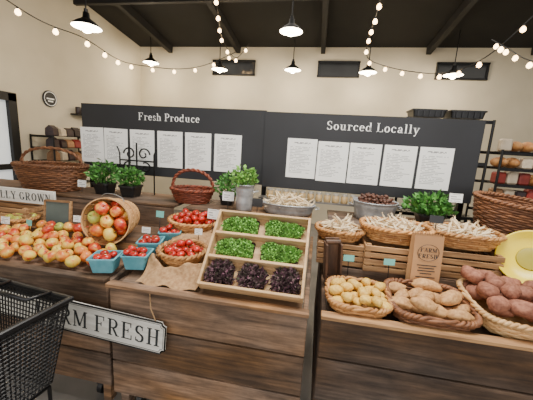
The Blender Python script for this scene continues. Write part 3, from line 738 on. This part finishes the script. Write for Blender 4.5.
# paper bag
def pbag():
    e=thing("paper_bag","brown kraft paper bag with small black printed design","paper bag",(.615,1.62,.850),(-.05,0,.08))
    w,d,h=.15,.06,.29; b=MB(); n=12
    vs=[];fs=[]
    ring=[(-w/2,-d/2),(w/2,-d/2),(w/2-.008,0),(w/2,d/2),(-w/2,d/2),(-w/2+.008,0)]
    for z,k in((0,1),(h*.5,1),(h*.96,.75)): vs+=[(x,y*k,z) for x,y in ring]
    for i in range(2):
        for k in range(6): fs.append((i*6+k,i*6+(k+1)%6,i*6+6+(k+1)%6,i*6+6+k))
    fs.append((5,4,3,2,1,0)); b.add(vs,fs,.5)
    for sy in(-1,1):
        for k in range(n):
            x0=-w/2+w*k/n;x1=x0+w/n; y=sy*d/2*.75; b.add([(x0,y,h*.96),(x1,y,h*.96),((x0+x1)/2,y,h)],[(0,1,2)],.5)
    mesh_obj("bag_body",b,M_kraft,e)
    serif("printed_text","FARM",.022,M_lettd,e,(0,-.0322,.205),gap=.1,T=.2)
    serif("printed_text","FRESH",.022,M_lettd,e,(0,-.0326,.172),gap=.1,T=.2)
    r=MB(); r.tube([(.04*math.cos(a),-.0322,.19+.045*math.sin(a)) for a in [2*pi*i/32 for i in range(32)]] ,.0012,4,closed=True,v=.5); rr=mesh_obj("printed_ring",r,M_lettd,e); rr.scale=(1.35,1,1)
    for z,ww in((.12,.10),(.105,.08),(.09,.09),(.075,.06),(.055,.10)):
        r=MB(); r.box((0,-.0318,z),(ww,.001,.005),v=.5); mesh_obj("printed_rule",r,M_lettd,e)
pbag()
e=thing("wooden_scoop_box","dark brown wooden box standing on end by the gap","wooden box",(.135,1.60,.82),(0,-.06,.15))
b=MB(); 
for x in(-.04,.04): b.box((x,.0,.11),(.012,.08,.22),bev=.002)
b.box((0,.034,.12),(.08,.012,.24),bev=.002); b.box((0,0,.006),(.07,.07,.012))
mesh_obj("box_body",b,M_dark,e)
b=MB(); b.tube([(-.04,0,.225),(.04,0,.225)],.014,10); mesh_obj("top_bar",b,M_dark,e)
basket((1.26,1.92,.862),(.14,.10),(.17,.12),.14,"dark wicker basket behind a yellow dish",M_wickd,rows=8,stakes=20)
dn=Vector((-.52,-.72,.46)).normalized(); dq=Vector((0,0,1)).rotation_difference(dn)
e=thing("yellow_dish","round yellow plastic dish tilted against a dark basket","dish",(1.16,1.70,1.045),dq)
b=MB(); b.lathe([(0,-.030),(.075,-.028),(.12,-.012),(.142,.008),(.150,.012),(.153,.006),(.146,-.002),(.124,-.034),(.078,-.06),(0,-.064)],44); mesh_obj("dish_body",b,M_yell,e,smooth=True)
b=MB(); b.lathe([(0,-.0285),(.058,-.027),(.062,-.024),(.058,-.023),(0,-.026)],36); mesh_obj("dish_centre",b,M_ygrn,e,smooth=True)
basket((1.34,2.18,1.06),(.22,.15),(.29,.19),.22,"wide brown wicker basket leaning among the shelves",M_wickd,rows=14,stakes=30,rot=(.10,.10,0))
# ---------------------------------------------------------------- price cards
def card(x,y,z,w,h,m,lab,low):
    e=thing("price_card",lab,"price card",(x,y,z),(-.12,0,U(-.15,.15)),group="price cards on picks")
    b=MB(); b.box((0,0,0),(w,.002,h),v=.5); mesh_obj("card",b,m,e)
    b=MB(); b.tube([(0,.003,h/2*.8),(0,.003,-low)],.0025,5,v=.5); mesh_obj("pick",b,M_black,e)
WL="white printed price card on a black pick"; TL="teal price card on a black pick"; BL="black chalk price card on a pick"
for a in((-1.62,1.71,.97,.065,.045,M_cardw,WL,.1),(-2.12,1.62,.93,.07,.05,M_cardw,WL,.08),(-.66,1.80,1.08,.085,.065,M_cardw,WL,.15),
 (-.66,2.12,1.15,.09,.07,M_cardw,WL,.1),(-2.02,2.2,1.13,.08,.06,M_cardw,WL,.08),(-.72,1.70,.98,.05,.04,M_cardw,WL,.06),(.215,1.60,.96,.06,.035,M_tealc,TL,.1),
 (.43,1.60,.965,.06,.035,M_tealc,TL,.1),(.70,1.78,1.19,.075,.045,M_black,BL,.09),(-.40,1.98,1.15,.075,.06,M_black,BL,.1),(.93,2.12,1.28,.085,.06,M_cardw,WL,.18),
 (-1.09,1.70,.95,.06,.04,M_cardw,WL,.08),(-1.9,1.6,.94,.05,.04,M_tealc,TL,.06),(-1.07,1.84,1.03,.06,.045,M_tealc,TL,.12)): card(*a)
e=thing("rear_ledge","narrow steel ledge below the black board","shelf",(-.02,2.40,1.12)); b=MB(); b.box((0,0,0),(.9,.1,.012),v=.5); mesh_obj("ledge_top",b,M_steel,e)
for x in(-.4,0,.4):
    b=MB(); b.box((x,.0,-.037),(.015,.08,.062),v=.5); mesh_obj("bracket",b,M_steel,e)
jb=MB(); jb.lathe([(0,0),(.026,0),(.028,.01),(.028,.05),(.022,.06),(.022,.065),(0,.065)],16); jm=jb.mesh("jar_body",True); jm.materials.append(M_jar)
jl=MB(); jl.lathe([(.024,.06),(.024,.074),(0,.074)],16); jlm=jl.mesh("lid"); jlm.materials.append(M_lid)
for i in range(11):
    e=thing("preserve_jar","small glass preserve jar with a metal lid","jar",(-.38+i*.068,2.39,1.126),group="preserve jars on the ledge")
    mesh_obj("jar_body",jm,None,e); mesh_obj("lid",jlm,None,e)
e=thing("wrought_iron_stand","black wrought iron scroll stand behind herbs","metal stand",(-1.62,2.40,1.047))
def spir(b,cx,cz,r,turn,sg,ph=0):
    pts=[(cx+sg*r*(1-t*.75)*math.cos(ph+t*turn),0,cz+r*(1-t*.75)*math.sin(ph+t*turn)) for t in [i/30 for i in range(31)]]; b.tube(pts,.007,6,v=.5)
for sg in(-1,1):
    b=MB(); spir(b,sg*.07,.36,.06,7,sg); spir(b,sg*.09,.24,.05,7,-sg,1); mesh_obj("scroll",b,M_bmetal,e)
b=MB(); b.tube([(0,0,0),(0,0,.46)],.008,6,v=.5); b.tube([(-.17,0,.3),(.17,0,.3)],.007,6,v=.5)
for x in(-.17,.17): b.tube([(x,0,0),(x,0,.36),(x*1.15,0,.42)],.007,6,v=.5)
mesh_obj("frame",b,M_bmetal,e)
# ---------------------------------------------------------------- shopping basket on a stand
def hand_basket():
    hx1,hy1,hx0,hy0,H=.235,.165,.165,.11,.40
    X,Y=-1.28,.875
    def mk(sx,sy,axis):
        def P(u,t):
            hx=hx0+(hx1-hx0)*t; hy=hy0+(hy1-hy0)*t; q=2*u-1
            return (q*hx,sy*hy,H*t) if axis=='x' else (sx*hx,q*hy,H*t)
        return P
    e=thing("shopping_basket","deep black fine mesh plastic shopping basket on a stand","shopping basket",(X,Y,.435),(0,0,-.12))
    g=MB()
    def wall(P,nu,nv):
        for k in range(nu+1): g.tube([P(k/nu,0),P(k/nu,.95)],.0032,4,v=.5)
        for j in range(nv+1):
            t=.92*j/nv; g.tube([P(0,t),P(1,t)],.0032,4,v=.5)
        g.add([P(0,.9),P(1,.9),P(1,1),P(0,1)],[(0,1,2,3)],.5)
    for sy in(-1,1): wall(mk(0,sy,'x'),22,19)
    for sx in(-1,1): wall(mk(sx,0,'y'),15,19)
    for k in range(15): g.tube([(-hx0+2*hx0*k/14,-hy0,0),(-hx0+2*hx0*k/14,hy0,0)],.0032,4,v=.5)
    for k in range(10): g.tube([(-hx0,-hy0+2*hy0*k/9,0),(hx0,-hy0+2*hy0*k/9,0)],.0032,4,v=.5)
    mesh_obj("mesh_body",g,M_black,e)
    r=MB()
    for sy in(-1,1): r.box((0,sy*(hy1+.004),H),(hx1*2+.03,.02,.022),bev=.005,v=.5)
    for sx in(-1,1): r.box((sx*(hx1+.004),0,H),(.02,hy1*2+.01,.022),bev=.005,v=.5)
    mesh_obj("rim",r,M_black,e)
    for sy in(-1,1):
        h=MB(); h.tube([(-.13,sy*.165,H+.010),(-.12,sy*.07,H+.02),(.12,sy*.07,H+.02),(.13,sy*.165,H+.010)],.008,8,v=.5); mesh_obj("handle",h,M_black,e,smooth=True)
    e=thing("basket_stand","black metal stand on the floor under the basket","basket stand",(X,Y,0),(0,0,-.12))
    f=MB()
    for z in(.12,.42):
        f.tube([(-.16,-.10,z),(.16,-.10,z),(.16,.10,z),(-.16,.10,z)],.007,6,closed=True,v=.5)
    for sx in(-1,1):
        for sy in(-1,1): f.tube([(sx*.16,sy*.10,.0),(sx*.16,sy*.10,.42)],.008,8,v=.5)
    mesh_obj("stand_frame",f,M_bmetal,e)
hand_basket()
# ---------------------------------------------------------------- background racks
def rack(loc,w,d,h,zs,label,m):
    e=thing("metal_rack",label,"shelving rack",loc)
    p=MB()
    for sx in(-1,1):
        for sy in(-1,1): p.tube([(sx*w/2,sy*d/2,0),(sx*w/2,sy*d/2,h)],.012,8,v=.5)
    for sy in(-1,1):
        for z in(.08,h-.02): p.tube([(-w/2,sy*d/2,z),(w/2,sy*d/2,z)],.008,6,v=.5)
    for sx in(-1,1): p.tube([(sx*w/2,-d/2,.08),(sx*w/2,d/2,.08)],.008,6,v=.5)
    mesh_obj("upright_frame",p,m,e)
    for z in zs:
        q=MB()
        for sy in(-1,1): q.box((0,sy*d/2,z),(w,.012,.03),v=.5)
        for k in range(int(w/.05)): q.box((-w/2+.03+k*.05,0,z+.01),(.006,d,.006),v=.5)
        for k in range(5): q.box((0,-d/2+d*(k+.5)/5,z+.01),(w,.006,.006),v=.5)
        mesh_obj("wire_shelf",q,m,e)
rz=[.3,.66,.82,.98,1.14,1.30,1.46,1.62]
rack((2.50,3.45,0),1.5,.45,1.65,rz,"black wire rack densely stocked with packets",M_bmetal)
LOAF=[blob("bread_loaf",1,.62,.55,i+80,.05,M_bread,seg=14,rings=8) for i in range(2)]
def pk(b): b.box((0,0,.5),(.8,1,1),bev=.12)
PACK=[tomesh(pk,"food_packet",m) for m in(M_pack,M_bagb,M_bagd,M_packr)]
random.seed(3)
for z in rz[3:]:
    for k in range(14):
        x=1.80+k*.106
        if random.random()<.3:
            o=bpy.data.objects.new("bread_loaf",random.choice(LOAF)); link(o,None,(x,3.34,z+.013+.052),(0,0,pi/2+U(-.1,.1))); o.scale=(.12,.08,.095)
            meta(o,"golden brown bread loaf on a wire shelf","bread","bread loaves on the rack")
        else:
            o=bpy.data.objects.new("food_packet",random.choice(PACK)); link(o,None,(x,3.30,z+.014),(0,0,U(-.15,.15))); o.scale=(.12,.1,U(.10,.13))
            meta(o,"small wrapped food packet on a wire shelf","packet","packets on the rack")
rack((1.10,3.05,0),.7,.35,1.88,[.5,1.0,1.5,1.86],"black metal rack behind the board",M_bmetal)
for k,x in enumerate((.95,1.27)):
    e=thing("plastic_crate","low black plastic tote crate on the rack top","crate",(x,3.05,1.89),group="black plastic crates")
    b=MB(); b.squares([(0.0001,.004),(.13,.004),(.14,.06),(.15,.06),(.15,.072),(.135,.072),(.12,.012),(0.0001,.012)],sy=.8); mesh_obj("crate_body",b,M_black,e)
    for i in range(5):
        b=MB(); b.box((-.1+i*.05,-.112,.035),(.01,.012,.05),v=.5); mesh_obj("rib",b,M_black,e)
rack((-3.7,3.80,0),.36,.8,1.52,[.4,.8,1.16,1.34,1.50],"low black metal rack of coffee bags by the wall",M_bmetal)
def bagm(b):
    vs=[];w,d=.5,.3
    for z,kw,kd in((0,1,1),(.1,1.02,1.1),(.7,1,1),(.92,1,.3),(1,1,.12)): vs+=[(-w*kw*.7,-d*kd,z),(w*kw*.7,-d*kd,z),(w*kw*.7,d*kd,z),(-w*kw*.7,d*kd,z)]
    fs=[(i*4+k,i*4+(k+1)%4,i*4+4+(k+1)%4,i*4+4+k) for i in range(4) for k in range(4)]+[(3,2,1,0),(16,17,18,19)]
    b.add(vs,fs)
BG=[tomesh(bagm,"coffee_bag",m) for m in(M_bagd,M_bagb,M_packr,M_pack)]
random.seed(5)
for z in(1.16,1.34,1.50):
    for k in range(6):
        o=bpy.data.objects.new("coffee_bag",random.choices(BG,(6,2,1,1))[0]); link(o,None,(-3.62,3.48+k*.128,z+.014),(0,0,pi/2+U(-.2,.2))); o.scale=(.14,.18,U(.11,.15))
        meta(o,"sealed coffee bag standing on a black rack","coffee bag","coffee bags on the wall rack")
e=thing("round_sign","round black wall sign with pale ring","sign",(-3.895,3.75,2.03),(0,pi/2,0)); b=MB(); b.lathe([(0,.012),(.11,.012),(.115,.0)],36); mesh_obj("sign_disc",b,M_board,e)
b=MB(); b.lathe([(.09,.014),(.1,.016),(.1,.013)],36); mesh_obj("sign_ring",b,M_lett,e)
for x,w in((0,.12),(.035,.08)):
    b=MB(); b.box((x,0,.014),(.018,w,.002)); mesh_obj("sign_line",b,M_lett,e)
e=thing("wall_shelf","small black wall shelf holding dark cans","shelf",(-3.83,4.35,1.86)); b=MB(); b.box((0,0,0),(.14,.5,.02),v=.5); mesh_obj("shelf_board",b,M_bmetal,e)
cm=MB(); cm.lathe([(0,0),(.035,0),(.037,.004),(.037,.1),(.033,.108),(0,.108)],16); cme=cm.mesh("metal_can",True); cme.materials.append(M_bagd)
for k in range(5):
    o=bpy.data.objects.new("metal_can",cme); link(o,None,(-3.82,4.17+k*.09,1.87)); meta(o,"small dark can standing on the wall shelf","can","dark cans on the wall shelf")
# ---------------------------------------------------------------- lights & world
w=bpy.data.worlds.new("world"); bpy.context.scene.world=w; w.use_nodes=True
bg=w.node_tree.nodes["Background"]; bg.inputs[0].default_value=(1,.98,.95,1); bg.inputs[1].default_value=.88
def area(loc,rot,sx,sy,en,col):
    l=bpy.data.lights.new("fill_area",'AREA'); l.shape='RECTANGLE'; l.size=sx; l.size_y=sy; l.energy=en; l.color=col
    o=bpy.data.objects.new("fill_area",l); link(o,None,loc,rot)
area((.3,1.25,3.6),(0,0,0),2.3,1.1,175,(1,.95,.88))  # added overhead fill above the bins, no fixture hangs there
area((1,4.3,3.3),(0,0,0),7,2,48,(1,.93,.82))  # added broad fill under the rear ceiling, besides the pendants
area((0,-1.9,1.9),(pi/2*.92,0,0),6,2.4,72,(1,.97,.93))  # added fill behind the camera for the bin fronts, stands for window light
# ---------------------------------------------------------------- camera
R=Matrix(((.9823,-.0897,.1646),(.1780,.1707,-.9692),(.0589,.9813,.1836)))
cam=bpy.data.cameras.new("camera"); co=bpy.data.objects.new("camera",cam); COL.objects.link(co); bpy.context.scene.camera=co
co.matrix_world=Matrix.Translation((0,0,1.55))@R.to_4x4(); cam.sensor_width=36; cam.lens=36*290/533; cam.clip_start=.02
